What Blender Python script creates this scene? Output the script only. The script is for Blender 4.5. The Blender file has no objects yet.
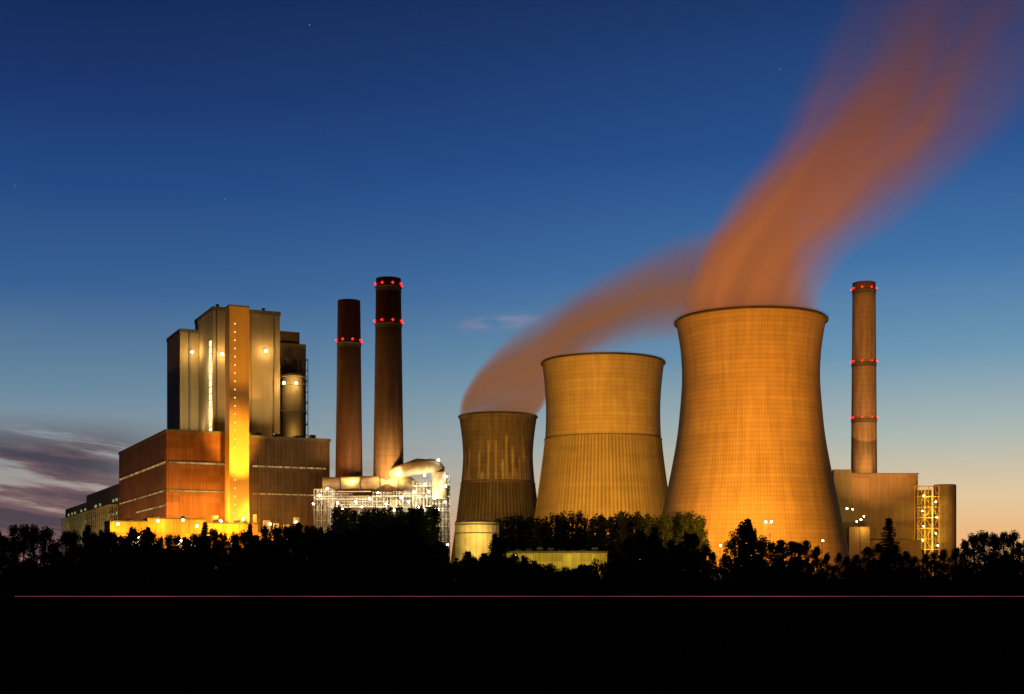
import bpy, math, random
from mathutils import Vector, Matrix
random.seed(7)
S = bpy.context.scene
COL = S.collection
F = 1400.0; H = 3.0; HV = 583.0
def WX(u, D): return (u-512)*D/F
def WZ(v, D): return H+(HV-v)*D/F
def lin(c):
    return tuple(((x/255)/12.92 if x/255 <= .04045 else ((x/255+.055)/1.055)**2.4) for x in c)+(1,)

# ------------------------------------------------------------ materials
class N:
    def __init__(s, nt): s.nt = nt
    def new(s, t, **k):
        n = s.nt.nodes.new(t)
        for a, b in k.items(): setattr(n, a, b)
        return n
    def put(s, sock, v):
        if v is None: return
        if isinstance(v, bpy.types.NodeSocket): s.nt.links.new(v, sock)
        else: sock.default_value = v
    def m(s, op, a, b=None, c=None, clamp=False):
        n = s.new('ShaderNodeMath', operation=op); n.use_clamp = clamp
        s.put(n.inputs[0], a); s.put(n.inputs[1], b); s.put(n.inputs[2], c)
        return n.outputs[0]
    def mr(s, v, a, b, c, d, smooth=False):
        n = s.new('ShaderNodeMapRange')
        if smooth: n.interpolation_type = 'SMOOTHSTEP'
        for i, x in enumerate((v, a, b, c, d)): s.put(n.inputs[i], x)
        return n.outputs[0]
    def mix(s, f, a, b, blend='MIX'):
        n = s.new('ShaderNodeMix', data_type='RGBA', blend_type=blend)
        s.put(n.inputs[0], f); s.put(n.inputs[6], a); s.put(n.inputs[7], b)
        return n.outputs[2]
    def noise(s, vec, scale, detail=4, rough=.6):
        n = s.new('ShaderNodeTexNoise'); s.put(n.inputs['Vector'], vec)
        n.inputs['Scale'].default_value = scale; n.inputs['Detail'].default_value = detail
        n.inputs['Roughness'].default_value = rough
        return n.outputs[0]
    def xyz(s, v):
        n = s.new('ShaderNodeSeparateXYZ'); s.put(n.inputs[0], v); return n.outputs
    def comb(s, x, y, z):
        n = s.new('ShaderNodeCombineXYZ'); s.put(n.inputs[0], x); s.put(n.inputs[1], y); s.put(n.inputs[2], z); return n.outputs[0]
    def ramp(s, f, stops, interp='LINEAR'):
        n = s.new('ShaderNodeValToRGB'); s.put(n.inputs[0], f); r = n.color_ramp; r.interpolation = interp
        while len(r.elements) < len(stops): r.elements.new(.5)
        for e, (p, c) in zip(r.elements, stops): e.position = p; e.color = c
        return n.outputs[0]
    def fcurve(s, v, pts):
        n = s.new('ShaderNodeFloatCurve'); s.put(n.inputs['Value'], v)
        c = n.mapping.curves[0]
        c.points[0].location = pts[0]; c.points[1].location = pts[-1]
        for p in pts[1:-1]: c.points.new(*p)
        n.mapping.update()
        return n.outputs[0]

def newmat(name):
    m = bpy.data.materials.new(name); m.use_nodes = True
    nt = m.node_tree; b = nt.nodes['Principled BSDF']
    b.inputs['Roughness'].default_value = .8
    b.inputs['Specular IOR Level'].default_value = .15
    return m, N(nt), b

def plain(name, col, var=.35, scale=.15, rough=.8, metal=0):
    m, n, b = newmat(name)
    tc = n.new('ShaderNodeTexCoord').outputs['Object']
    f = n.noise(tc, scale)
    c = n.mix(n.mr(f, .3, .7, 0, 1), tuple(x*(1-var) for x in col[:3])+(1,), tuple(min(1, x*(1+var)) for x in col[:3])+(1,))
    n.put(b.inputs['Base Color'], c); b.inputs['Roughness'].default_value = rough; b.inputs['Metallic'].default_value = metal
    return m

def cladding(name, col, pw=3.0, ph=6.0, line=.45, rib=1.0, var=.3, mort=.02):
    """sheet / brick cladding on upright walls, in the wall's own metres"""
    m, n, b = newmat(name)
    tc = n.new('ShaderNodeTexCoord').outputs['Object']
    x, y, z = n.xyz(tc)
    w = n.m('ADD', x, y)
    v = n.comb(w, z, 0.0)
    br = n.new('ShaderNodeTexBrick'); n.put(br.inputs['Vector'], v)
    br.offset = 0.0
    br.inputs['Scale'].default_value = 1.0
    br.inputs['Brick Width'].default_value = pw; br.inputs['Row Height'].default_value = ph
    br.inputs['Mortar Size'].default_value = mort*pw
    br.inputs['Color1'].default_value = (1, 1, 1, 1); br.inputs['Color2'].default_value = (1-var, 1-var, 1-var, 1)
    br.inputs['Mortar'].default_value = (line, line, line, 1)
    streak = n.noise(n.comb(n.m('MULTIPLY', w, .5), n.m('MULTIPLY', z, .04), 0.0), 1.0, 5)
    big = n.noise(tc, .03, 3)
    ribs = n.m('SINE', n.m('MULTIPLY', w, 2*math.pi/rib))
    f = n.m('MULTIPLY', n.mr(streak, .3, .7, 1-var, 1+var*.4), n.mr(big, .3, .7, .8, 1.15))
    f = n.m('MULTIPLY', f, n.mr(ribs, -1, 1, .88, 1.0))
    c = n.mix(1.0, br.outputs[0], n.comb(f, f, f), 'MULTIPLY')
    c = n.mix(1.0, c, col[:3]+(1,), 'MULTIPLY')
    n.put(b.inputs['Base Color'], c)
    return m

def emis(name, col, strength, var=0, scale=.3):
    m = bpy.data.materials.new(name); m.use_nodes = True
    nt = m.node_tree; nt.nodes.clear(); n = N(nt)
    e = n.new('ShaderNodeEmission'); e.inputs[0].default_value = col[:3]+(1,)
    e.inputs[1].default_value = strength
    if var:
        tc = n.new('ShaderNodeTexCoord').outputs['Object']
        f = n.noise(tc, scale, 2)
        n.put(e.inputs[1], n.mr(f, .35, .65, strength*(1-var), strength*(1+var)))
    o = n.new('ShaderNodeOutputMaterial'); nt.links.new(e.outputs[0], o.inputs[0])
    return m

def towermat(name, col, colLow, zs, NV=200, NVL=110, DZ=2.6, line=.16, stain=.35, lowline=.4, ztop=100, panels=False):
    m, n, b = newmat(name)
    tc = n.new('ShaderNodeTexCoord').outputs['Object']
    x, y, z = n.xyz(tc)
    ang = n.m('DIVIDE', n.m('ARCTAN2', y, x), 2*math.pi)
    fv = n.m('ABSOLUTE', n.m('SUBTRACT', n.m('FRACT', n.m('MULTIPLY', ang, NV)), .5))
    fl = n.m('ABSOLUTE', n.m('SUBTRACT', n.m('FRACT', n.m('MULTIPLY', ang, NVL)), .5))
    fh = n.m('ABSOLUTE', n.m('SUBTRACT', n.m('FRACT', n.m('DIVIDE', z, DZ)), .5))
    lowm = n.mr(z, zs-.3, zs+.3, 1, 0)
    lv = n.m('SUBTRACT', 1, n.m('MULTIPLY', n.mr(fv, .25, .45, 0, 1, True), n.mr(lowm, 0, 1, line, 0)))
    ll = n.m('SUBTRACT', 1, n.m('MULTIPLY', n.mr(fl, .15, .4, 0, 1, True), n.mr(lowm, 0, 1, 0, lowline)))
    lh = n.m('SUBTRACT', 1, n.m('MULTIPLY', n.mr(fh, .30, .46, 0, 1, True), n.mr(lowm, 0, 1, line*1.1, line*.3)))
    wide = n.noise(n.comb(n.m('MULTIPLY', ang, 90), n.m('MULTIPLY', z, .03), 0.0), 1.0, 6, .7)
    ringn = n.noise(n.comb(n.m('MULTIPLY', ang, 3), n.m('DIVIDE', n.m('FLOOR', n.m('DIVIDE', z, DZ)), 1.7), 0.0), 1.3, 3)
    blot = n.noise(tc, .045, 6, .65)
    f = n.m('MULTIPLY', n.m('MULTIPLY', lv, lh), ll)
    f = n.m('MULTIPLY', f, n.mr(wide, .3, .7, 1-stain, 1.1))
    f = n.m('MULTIPLY', f, n.mr(ringn, .3, .7, .88, 1.08))
    f = n.m('MULTIPLY', f, n.mr(blot, .3, .7, 1-stain*.6, 1.08))
    if panels:
        NP = 64
        aw = n.m('ADD', n.m('MULTIPLY', ang, NP), n.m('MULTIPLY', n.noise(n.comb(ang, 0.0, 0.0), 40, 2), 2.0))
        col_i = n.m('FLOOR', aw)
        wn = n.new('ShaderNodeTexWhiteNoise', noise_dimensions='1D'); n.put(wn.inputs['W'], col_i)
        top = n.m('ADD', zs+2, n.m('MULTIPLY', wn.outputs[0], 46))
        gap = n.m('ABSOLUTE', n.m('SUBTRACT', n.m('FRACT', aw), .5))
        pm = n.m('MULTIPLY', n.mr(n.m('SUBTRACT', top, z), 0, 5, 0, 1), n.mr(gap, .25, .45, 1, 0))
        pm = n.m('MULTIPLY', pm, n.mr(z, zs+2, zs+2.5, 0, 1))
        f = n.m('MULTIPLY', f, n.mr(pm, 0, 1, .68, 1.45))
    rim = n.mr(z, ztop-1.6, ztop-1.2, 1, .4)
    f = n.m('MULTIPLY', f, rim)
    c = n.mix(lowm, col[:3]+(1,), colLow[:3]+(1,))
    c = n.mix(1.0, c, n.comb(f, f, f), 'MULTIPLY')
    n.put(b.inputs['Base Color'], c); b.inputs['Roughness'].default_value = .9
    bp = n.new('ShaderNodeBump'); bp.inputs['Strength'].default_value = .2; bp.inputs['Distance'].default_value = .25
    n.put(bp.inputs['Height'], f); n.put(b.inputs['Normal'], bp.outputs[0])
    return m

# ------------------------------------------------------------ geometry builder
class G:
    def __init__(s): s.v = []; s.f = []
    def box(s, x0, x1, y0, y1, z0, z1):
        b = len(s.v)
        s.v += [(x0,y0,z0),(x1,y0,z0),(x1,y1,z0),(x0,y1,z0),(x0,y0,z1),(x1,y0,z1),(x1,y1,z1),(x0,y1,z1)]
        s.f += [tuple(b+i for i in q) for q in ((0,3,2,1),(4,5,6,7),(0,1,5,4),(1,2,6,5),(2,3,7,6),(3,0,4,7))]
        return s
    def rev(s, prof, cx=0, cy=0, seg=32, cap=True):
        b = len(s.v)
        for r, z in prof:
            for i in range(seg):
                a = 2*math.pi*i/seg; s.v.append((cx+r*math.cos(a), cy+r*math.sin(a), z))
        for j in range(len(prof)-1):
            for i in range(seg):
                k = (i+1) % seg
                s.f.append((b+j*seg+i, b+j*seg+k, b+(j+1)*seg+k, b+(j+1)*seg+i))
        if cap:
            s.f.append(tuple(b+i for i in range(seg))[::-1])
            s.f.append(tuple(b+(len(prof)-1)*seg+i for i in range(seg)))
        return s
    def tube(s, pts, rs, seg=12, cap=True):
        pts = [Vector(p) for p in pts]
        if not isinstance(rs, (list, tuple)): rs = [rs]*len(pts)
        b = len(s.v)
        for j, p in enumerate(pts):
            if j == 0: d = pts[1]-p
            elif j == len(pts)-1: d = p-pts[j-1]
            else: d = (pts[j+1]-p).normalized()+(p-pts[j-1]).normalized()
            d.normalize()
            up = Vector((0,0,1)) if abs(d.z) < .95 else Vector((0,1,0))
            a = d.cross(up).normalized(); c = a.cross(d).normalized()
            for i in range(seg):
                t = 2*math.pi*i/seg+math.pi/seg
                s.v.append(tuple(p+(a*math.cos(t)+c*math.sin(t))*rs[j]))
        for j in range(len(pts)-1):
            for i in range(seg):
                k = (i+1) % seg
                s.f.append((b+j*seg+i, b+j*seg+k, b+(j+1)*seg+k, b+(j+1)*seg+i))
        if cap:
            s.f.append(tuple(b+i for i in range(seg))[::-1])
            s.f.append(tuple(b+(len(pts)-1)*seg+i for i in range(seg)))
        return s
    def beam(s, p, q, w=.3): return s.tube([p, q], w*.7, 4)
    def frame(s, x0, x1, y0, y1, z0, z1, nx, ny, nz, w=.4, diag=True):
        X = [x0+(x1-x0)*i/nx for i in range(nx+1)]; Y = [y0+(y1-y0)*i/ny for i in range(ny+1)]; Z = [z0+(z1-z0)*i/nz for i in range(nz+1)]
        for x in X:
            for y in Y: s.beam((x,y,z0),(x,y,z1),w)
        for z in Z[1:]:
            for y in Y: s.beam((x0,y,z),(x1,y,z),w*.8)
            for x in X: s.beam((x,y0,z),(x,y1,z),w*.8)
        if diag:
            for i in range(nx):
                for k in range(nz):
                    for y in (Y[0], Y[-1]):
                        a, b_ = (Z[k], Z[k+1]) if (i+k) % 2 else (Z[k+1], Z[k])
                        s.beam((X[i],y,a),(X[i+1],y,b_),w*.5)
        return s
    def ball(s, c, r, seg=10):
        prof = [(max(.001, r*math.sin(math.pi*i/6)), c[2]-r*math.cos(math.pi*i/6)) for i in range(7)]
        return s.rev(prof, c[0], c[1], seg)

def obj(name, g, mat=None, parent=None, smooth=False):
    me = bpy.data.meshes.new(name); me.from_pydata(g.v, [], g.f); me.update()
    o = bpy.data.objects.new(name, me); COL.objects.link(o)
    if mat: me.materials.append(mat)
    if smooth:
        for p in me.polygons: p.use_smooth = True
        try: me.set_sharp_from_angle(angle=math.radians(40))
        except Exception: pass
    if parent: o.parent = parent
    return o
def thing(name, loc, rot, label, cat, group=None):
    e = bpy.data.objects.new(name, None); e.empty_display_size = 1; COL.objects.link(e)
    e.location = loc; e.rotation_euler = (0,0,rot); e["label"] = label; e["category"] = cat
    if group: e["group"] = group
    return e
def light(kind, loc, power, col, target=None, size=90, radius=1.0, blend=.8, parent=None):
    l = bpy.data.lights.new('flood_lamp', kind); l.energy = power; l.color = col
    l.shadow_soft_size = radius
    o = bpy.data.objects.new('flood_lamp', l); COL.objects.link(o); o.location = loc
    if kind == 'SPOT':
        l.spot_size = math.radians(size); l.spot_blend = blend
        o.rotation_euler = (Vector(target)-Vector(loc)).to_track_quat('-Z', 'Y').to_euler()
    return o
SOD = (1.0, .39, .045); WARM = (1.0, .58, .16); WHITE = (1.0, .86, .56)

# ------------------------------------------------------------ camera
cam = bpy.data.cameras.new('camera'); co = bpy.data.objects.new('camera', cam); COL.objects.link(co)
co.location = (0,0,H); co.rotation_euler = (math.radians(90),0,0)
cam.sensor_width = 36; cam.lens = F*36/1024; cam.shift_y = (HV-347)/1024; cam.clip_start = .5; cam.clip_end = 30000
S.camera = co
S.view_settings.view_transform = 'Standard'; S.view_settings.look = 'None'; S.view_settings.exposure = 0

# ------------------------------------------------------------ dusk sky
w = bpy.data.worlds.new('World'); S.world = w; w.use_nodes = True
nt = w.node_tree; nt.nodes.clear(); n = N(nt)
tc = n.new('ShaderNodeTexCoord').outputs['Generated']
x, y, z = n.xyz(tc)
hl = n.m('SQRT', n.m('ADD', n.m('MULTIPLY', x, x), n.m('MULTIPLY', y, y)))
el = n.m('DIVIDE', z, n.m('MAXIMUM', hl, .05))
def vt(v): return (HV-v)/F/.6
e = n.mr(el, 0, .6, 0, 1)
left = n.ramp(e, [(0,lin((150,110,95))),(vt(540),lin((182,148,126))),(vt(470),lin((148,152,154))),(vt(400),lin((104,136,158))),(vt(300),lin((56,96,146))),(vt(200),lin((35,72,130))),(vt(100),lin((25,52,106))),(vt(0),lin((18,40,82))),(1,lin((8,16,44)))])
right = n.ramp(e, [(0,lin((225,140,80))),(vt(545),lin((240,180,120))),(vt(500),lin((226,198,158))),(vt(440),lin((172,184,178))),(vt(360),lin((108,150,178))),(vt(270),lin((66,114,166))),(vt(160),lin((41,82,142))),(vt(0),lin((28,56,108))),(1,lin((10,20,52)))])
az = n.m('DIVIDE', x, n.m('MAXIMUM', n.m('ABSOLUTE', y), .05))
sky = n.mix(n.mr(az, -.38, .36, 0, 1, True), left, right)
cv = n.comb(n.m('MULTIPLY', az, 7), 1.9, n.m('MULTIPLY', n.m('ADD', el, n.m('MULTIPLY', az, .12)), 62))
cn = n.noise(cv, 1.0, 8, .6)
lowl = n.m('MULTIPLY', n.mr(az, -.31, -.20, 1, .0, True), n.mr(el, .085, .120, 1, 0, True))
thr = n.mr(el, .03, .11, .34, .44)
cm = n.m('MULTIPLY', n.mr(n.m('SUBTRACT', cn, thr), 0, .12, 0, .9, True), lowl)
cm = n.m('MAXIMUM', cm, n.m('MULTIPLY', n.m('MULTIPLY', n.mr(cn, .48, .72, 0, .4, True), n.mr(az, -.2, .05, 1, 0, True)), n.mr(el, .06, .13, 1, 0, True)))
cloudc = n.mix(n.mr(cn, .44, .60, 0, 1), lin((118,88,92)), lin((56,50,68)))
sky = n.mix(cm, sky, cloudc)
wx = n.m('DIVIDE', n.m('SUBTRACT', az, -.008), .03); wz = n.m('DIVIDE', n.m('SUBTRACT', n.m('ADD', el, n.m('MULTIPLY', az, -.12)), .187), .007)
wd = n.m('ADD', n.m('MULTIPLY', wx, wx), n.m('MULTIPLY', wz, wz))
cn2 = n.noise(n.comb(n.m('MULTIPLY', az, 40), 3.0, n.m('MULTIPLY', el, 220)), 1.0, 4, .6)
ci = n.m('MULTIPLY', n.mr(wd, .0, 1.6, .5, 0, True), n.mr(cn2, .38, .6, 0, 1, True))
sky = n.mix(ci, sky, lin((145,138,165)))
vo = n.new('ShaderNodeTexVoronoi'); n.put(vo.inputs['Vector'], tc); vo.inputs['Scale'].default_value = 42
st = n.m('MULTIPLY', n.mr(vo.outputs['Distance'], .012, .026, 1, 0), n.mr(el, .2, .3, 0, .18))
sky = n.mix(st, sky, (.7,.75,.9,1))
dark = n.mr(y, -.3, .5, .18, 1, True)
sky = n.mix(1.0, sky, n.comb(dark, dark, dark), 'MULTIPLY')
bg = n.new('ShaderNodeBackground'); n.put(bg.inputs[0], sky); bg.inputs[1].default_value = 1.0
ns = n.new('ShaderNodeTexSky', sky_type='NISHITA'); ns.sun_disc = False
ns.sun_elevation = math.radians(-4); ns.sun_rotation = math.radians(35)
bg2 = n.new('ShaderNodeBackground'); n.put(bg2.inputs[0], ns.outputs[0]); bg2.inputs[1].default_value = .02
ad = n.new('ShaderNodeAddShader'); nt.links.new(bg.outputs[0], ad.inputs[0]); nt.links.new(bg2.outputs[0], ad.inputs[1])
o = n.new('ShaderNodeOutputWorld'); nt.links.new(ad.outputs[0], o.inputs[0])

# ------------------------------------------------------------ ground + road
m, n_, b = newmat('field_soil')
tcg = n_.new('ShaderNodeTexCoord').outputs['Object']
gx, gy, gz = n_.xyz(tcg)
nf = n_.noise(tcg, .4, 6); fur = n_.m('SINE', n_.m('MULTIPLY', gy, 3.2))
n_.put(b.inputs['Base Color'], n_.mix(n_.mr(nf, .3, .7, 0, 1), (.006,.005,.004,1), (.014,.012,.009,1)))
b.inputs['Specular IOR Level'].default_value = 0
bp = n_.new('ShaderNodeBump'); bp.inputs['Strength'].default_value = .5; n_.put(bp.inputs['Height'], n_.m('ADD', fur, nf)); n_.put(b.inputs['Normal'], bp.outputs[0])
g = G(); g.v = [(-9000,-300,0),(9000,-300,0),(9000,16000,0),(-9000,16000,0)]; g.f = [(0,1,2,3)]
go = obj('ground', g, m); go["kind"] = "structure"
asph = plain('asphalt', (.03,.03,.032), .2, 2)
g = G(); g.v = [(-900,305,.004),(900,305,.004),(900,312,.004),(-900,312,.004)]; g.f = [(0,1,2,3)]
ro = obj('road', g, asph); ro["kind"] = "structure"
paint = plain('road_paint', (.5,.5,.48), .1)
g = G()
for i in range(-75, 75):
    g.v += [(i*12,308.4,.008),(i*12+6,308.4,.008),(i*12+6,308.55,.008),(i*12,308.55,.008)]; k=len(g.v)-4; g.f.append((k,k+1,k+2,k+3))
rp = obj('road_marking', g, paint); rp["kind"] = "structure"
galv = plain('galvanised_steel', (.06,.06,.06), .2, 1)
rail = thing('trail_rail', (0,304,0), 0, 'red tail-light trail along a country road, drawn as glowing strip on an added rail', 'light trail')  # added rail that carries the red light trail of passing cars
g = G(); g.box(WX(15,304), 160, -.04, 0, .0, .22)
obj('trail_rail_beam', g, galv, rail)
g = G()
for i in range(-26, 41): g.box(i*4-.05, i*4+.05, .003, .12, 0, .2)
obj('trail_rail_posts', g, galv, rail)["kind"]="stuff"
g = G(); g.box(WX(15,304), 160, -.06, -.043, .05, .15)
obj('tail_light_trail', g, emis('red_trail_glow', (.75,.15,.16), .34, .5, .03), rail)  # glowing strip stands in for car tail lights, reflects nothing

# ------------------------------------------------------------ cooling towers
conc_dark = plain('dark_concrete', (.10,.08,.06), .3)
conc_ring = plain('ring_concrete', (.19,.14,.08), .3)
def interp(pts, t):
    for (a, b), (c, d) in zip(pts, pts[1:]):
        if a <= t <= c: 
            return b+(d-b)*(t-a)/(c-a)
    return pts[0][1] if t < pts[0][0] else pts[-1][1]
def catmull(pts, t):
    k = 0
    while k < len(pts)-2 and t > pts[k+1][0]: k += 1
    p1, p2 = pts[k], pts[k+1]; p0 = pts[max(0,k-1)]; p3 = pts[min(len(pts)-1,k+2)]
    h = p2[0]-p1[0]; s_ = (t-p1[0])/h
    m1 = (p2[1]-p0[1])/(p2[0]-p0[0])*h if p2[0]!=p0[0] else 0
    m2 = (p3[1]-p1[1])/(p3[0]-p1[0])*h if p3[0]!=p1[0] else 0
    return ((2*s_**3-3*s_**2+1)*p1[1]+(s_**3-2*s_**2+s_)*m1+(-2*s_**3+3*s_**2)*p2[1]+(s_**3-s_**2)*m2)
def cooling_tower(uc, D, prof_px, mat, label, seam=None, ribs=True):
    k = D/F
    t = thing('cooling_tower', (WX(uc,D), D, 0), 0, label, 'cooling tower')
    pts = sorted([(WZ(v,D), r*k) for r, v in prof_px])
    z0 = 7.0; zt = pts[-1][0]
    prof = []
    for i in range(61):
        z = z0+(zt-z0)*i/60; prof.append((catmull(pts, z), z))
    g = G(); g.rev(prof, seg=160, cap=False)
    rt = prof[-1][0]
    g.rev([(rt,zt),(rt-1.1,zt)], seg=160, cap=False)
    g.rev([(r-1.1, z) for r, z in prof[::-1]], seg=160, cap=False)
    obj('shell', g, mat, t, True)
    g = G(); g.rev([(rt+.02,zt-1.4),(rt+.9,zt-1.4),(rt+.9,zt-.9),(rt+.02,zt-.9)], seg=160, cap=False)
    obj('rim_walkway', g, conc_dark, t)
    g = G()
    for i in range(72):
        a = 2*math.pi*i/72; g.beam(((rt+.8)*math.cos(a),(rt+.8)*math.sin(a),zt-.9),((rt+.8)*math.cos(a),(rt+.8)*math.sin(a),zt+.3),.08)
    g.rev([(rt+.75,zt+.25),(rt+.85,zt+.25),(rt+.85,zt+.35),(rt+.75,zt+.35),(rt+.75,zt+.25)], seg=96, cap=False)
    obj('railing', g, conc_dark, t)
    if seam:
        zs = WZ(seam, D); r = catmull(pts, zs)
        g = G(); g.rev([(r+.02,zs-.3),(r+.6,zs-.2),(r+.6,zs+.3),(r+.02,zs+.4)], seg=160, cap=False)
        obj('ring_beam', g, conc_ring, t, True)
        g = G()
        for i in range(110):
            a = 2*math.pi*i/110
            zz = [z0+(zs-z0)*j/10 for j in range(11)]
            g.tube([((catmull(pts,z_)+.05)*math.cos(a),(catmull(pts,z_)+.05)*math.sin(a),z_) for z_ in zz], .26, 4)
        obj('shell_rib', g, mat, t)["kind"]="stuff"
    g = G(); r0 = catmull(pts, z0); rb = r0+2.5; M = 44
    for i in range(M):
        a = 2*math.pi*i/M; a2 = a+math.pi/M; a3 = a-math.pi/M
        for q in (a2, a3): g.beam((rb*math.cos(a),rb*math.sin(a),0),((r0-.5)*math.cos(q),(r0-.5)*math.sin(q),z0+.4),.55)
    obj('support_leg', g, conc_dark, t)["kind"]="stuff"
    g = G(); g.rev([(rb+2,0),(rb+2,1.2),(rb-.2,1.2)], seg=96, cap=False)
    obj('water_basin', g, conc_dark, t)
    return zt
big_px = [(74.5,320),(71.5,335),(69,354),(68,378),(69.5,403),(73,437),(79,471),(86,505),(93,540),(101,578)]
mid_px = [(61,362),(59,378),(57.5,396),(57,415),(58,440),(61.5,470),(65,495),(68.5,520),(75,570)]
sml_px = [(39,416),(37,430),(35.3,446),(35,460),(36.5,480),(39,500),(41.5,520),(47,560)]
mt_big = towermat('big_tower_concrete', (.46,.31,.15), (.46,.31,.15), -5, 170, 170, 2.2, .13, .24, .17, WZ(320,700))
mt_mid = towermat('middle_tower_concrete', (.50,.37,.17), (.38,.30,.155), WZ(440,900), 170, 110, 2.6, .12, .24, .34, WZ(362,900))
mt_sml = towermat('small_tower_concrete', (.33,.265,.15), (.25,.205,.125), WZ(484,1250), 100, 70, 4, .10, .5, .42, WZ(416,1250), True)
cooling_tower(750.5, 700, big_px, mt_big, 'tall smooth concrete cooling tower lit orange, steam rising from top')
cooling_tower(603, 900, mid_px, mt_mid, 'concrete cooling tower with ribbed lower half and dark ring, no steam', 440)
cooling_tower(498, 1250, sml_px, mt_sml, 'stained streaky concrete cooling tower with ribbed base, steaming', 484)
for u, D, zt_, P, col, sz, tgt in [
    (745, 585, 28, 620000, (1,.43,.045), 120, (WX(742,700),700,36)),
    (705, 480, 24, 720000, (1,.42,.05), 60, (WX(748,700),700,75)),
    (530, 715, 34, 1050000, (1,.47,.065), 100, (WX(580,900),860,65)),
    (640, 760, 34, 360000, (1,.44,.055), 95, (WX(625,900),860,55)),
    (455, 1090, 30, 560000, (1,.50,.10), 95, (WX(490,1250),1210,60)),
    ]:
    light('SPOT', (WX(u,D), D, zt_), P, col, tgt, sz, 3)

# ------------------------------------------------------------ steam plumes (volumes)
def vol_mat(name, build):
    m = bpy.data.materials.new(name); m.use_nodes = True; nt = m.node_tree; nt.nodes.clear(); n = N(nt)
    tc = n.new('ShaderNodeTexCoord').outputs['Object']
    dens, glow, col = build(n, tc)
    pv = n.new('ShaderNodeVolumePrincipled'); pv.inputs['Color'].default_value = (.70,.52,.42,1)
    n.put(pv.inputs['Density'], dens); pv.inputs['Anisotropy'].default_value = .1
    n.put(pv.inputs['Emission Strength'], n.m('MULTIPLY', dens, glow)); n.put(pv.inputs['Emission Color'], col)  # steam emits its own orange, in place of lamp light scattered inside it
    o = n.new('ShaderNodeOutputMaterial'); nt.links.new(pv.outputs[0], o.inputs['Volume'])
    return m
DB = 700; kb = DB/F; z0b = WZ(320, DB); Hb = 220.0
EL = [(0,678),(.1,687),(.25,711),(.42,750),(.6,794),(.76,832),(1,885)]
ER = [(0,822),(.08,831),(.16,864),(.25,932),(.42,1030),(.6,1110),(.76,1170),(1,1270)]
def nb(u): return (u-600)/700.0
def build_big(n, tc):
    x, y, z = n.xyz(tc)
    t = n.m('DIVIDE', z, Hb, clamp=True)
    L = n.m('MULTIPLY', n.fcurve(t, [(a, nb(b)) for a, b in EL]), 700*kb)
    R = n.m('MULTIPLY', n.fcurve(t, [(a, nb(b)) for a, b in ER]), 700*kb)
    xx = n.m('SUBTRACT', x, (600-750.5)*kb)
    wv = n.noise(tc, .016, 2, .5)
    s0 = n.m('DIVIDE', n.m('SUBTRACT', xx, L), n.m('SUBTRACT', R, L))
    s = n.m('ADD', s0, n.m('MULTIPLY', n.m('SUBTRACT', wv, .5), n.mr(t, 0, .4, 0, .4)))
    half = n.m('MULTIPLY', n.m('SUBTRACT', R, L), .5)
    yy = n.m('DIVIDE', y, half)
    py = n.m('SUBTRACT', 1, n.m('MULTIPLY', yy, yy), clamp=True)
    le = n.mr(s, .0, n.mr(t, 0, .6, .08, .45), 0, 1, True)
    re = n.mr(s, 1.0, n.mr(t, 0, .2, .85, .15), 0, 1, True)
    wall = n.m('MULTIPLY', n.mr(s0, 0, n.mr(t,0,.3,.01,.12), 0, 1, True), n.mr(s0, 1, n.mr(t,0,.3,.99,.8), 0, 1, True))
    flow = n.comb(n.m('MULTIPLY', s, 6), n.m('MULTIPLY', yy, 1.2), n.m('MULTIPLY', t, 1.7))
    fn = n.noise(flow, 1.0, 3, .5)
    st = n.mr(fn, .32, .68, .2, 1.6)
    st = n.m('ADD', n.m('MULTIPLY', st, n.mr(t, 0, .25, .35, 1)), n.mr(t, 0, .25, .65, 0))
    d = n.m('MULTIPLY', n.m('MULTIPLY', le, re), n.m('MULTIPLY', py, st))
    d = n.m('MULTIPLY', n.m('MULTIPLY', d, wall), n.fcurve(t, [(0,.072*8),(.15,.054*8),(.35,.029*8),(.6,.0135*8),(.8,.006*8),(1,0)]))
    d = n.m('DIVIDE', d, 8)
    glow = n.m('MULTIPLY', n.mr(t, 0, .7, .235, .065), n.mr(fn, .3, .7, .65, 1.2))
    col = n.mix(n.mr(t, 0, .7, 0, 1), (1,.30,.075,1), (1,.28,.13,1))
    return d, glow, col
mv = vol_mat('orange_glowing_steam', build_big)
g = G(); seg = 20; rings = 22
for j in range(rings+1):
    t = j/rings; L = catmull(EL, t); R = catmull(ER, t); ext = 4 if j > 1 else -2
    cx = ((L+R)/2-750.5)*kb; r = (R-L)/2*kb+ext*kb
    for i in range(seg):
        a = 2*math.pi*i/seg; g.v.append((cx+r*math.cos(a), r*math.sin(a), t*Hb))
for j in range(rings):
    for i in range(seg):
        k = (i+1)%seg; g.f.append((j*seg+i, j*seg+k, (j+1)*seg+k, (j+1)*seg+i))
g.f.append(tuple(range(seg))[::-1]); g.f.append(tuple(rings*seg+i for i in range(seg)))
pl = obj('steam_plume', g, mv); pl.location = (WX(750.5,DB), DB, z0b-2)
pl["label"] = 'wide steam plume with its own orange glow rising from tall cooling tower'; pl["category"] = 'steam'
DS = 1250; ks = DS/F; Ws = 330.0; z0s = WZ(418, DS)
ET = [(0,408),(.02,392),(.07,364),(.16,332),(.31,295),(.49,260),(.67,234),(1,202)]
EB = [(0,420),(.22,420),(.27,402),(.32,378),(.42,360),(.55,350),(.70,338),(1,310)]
def ns_(v): return (422-v)/240.0
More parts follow.
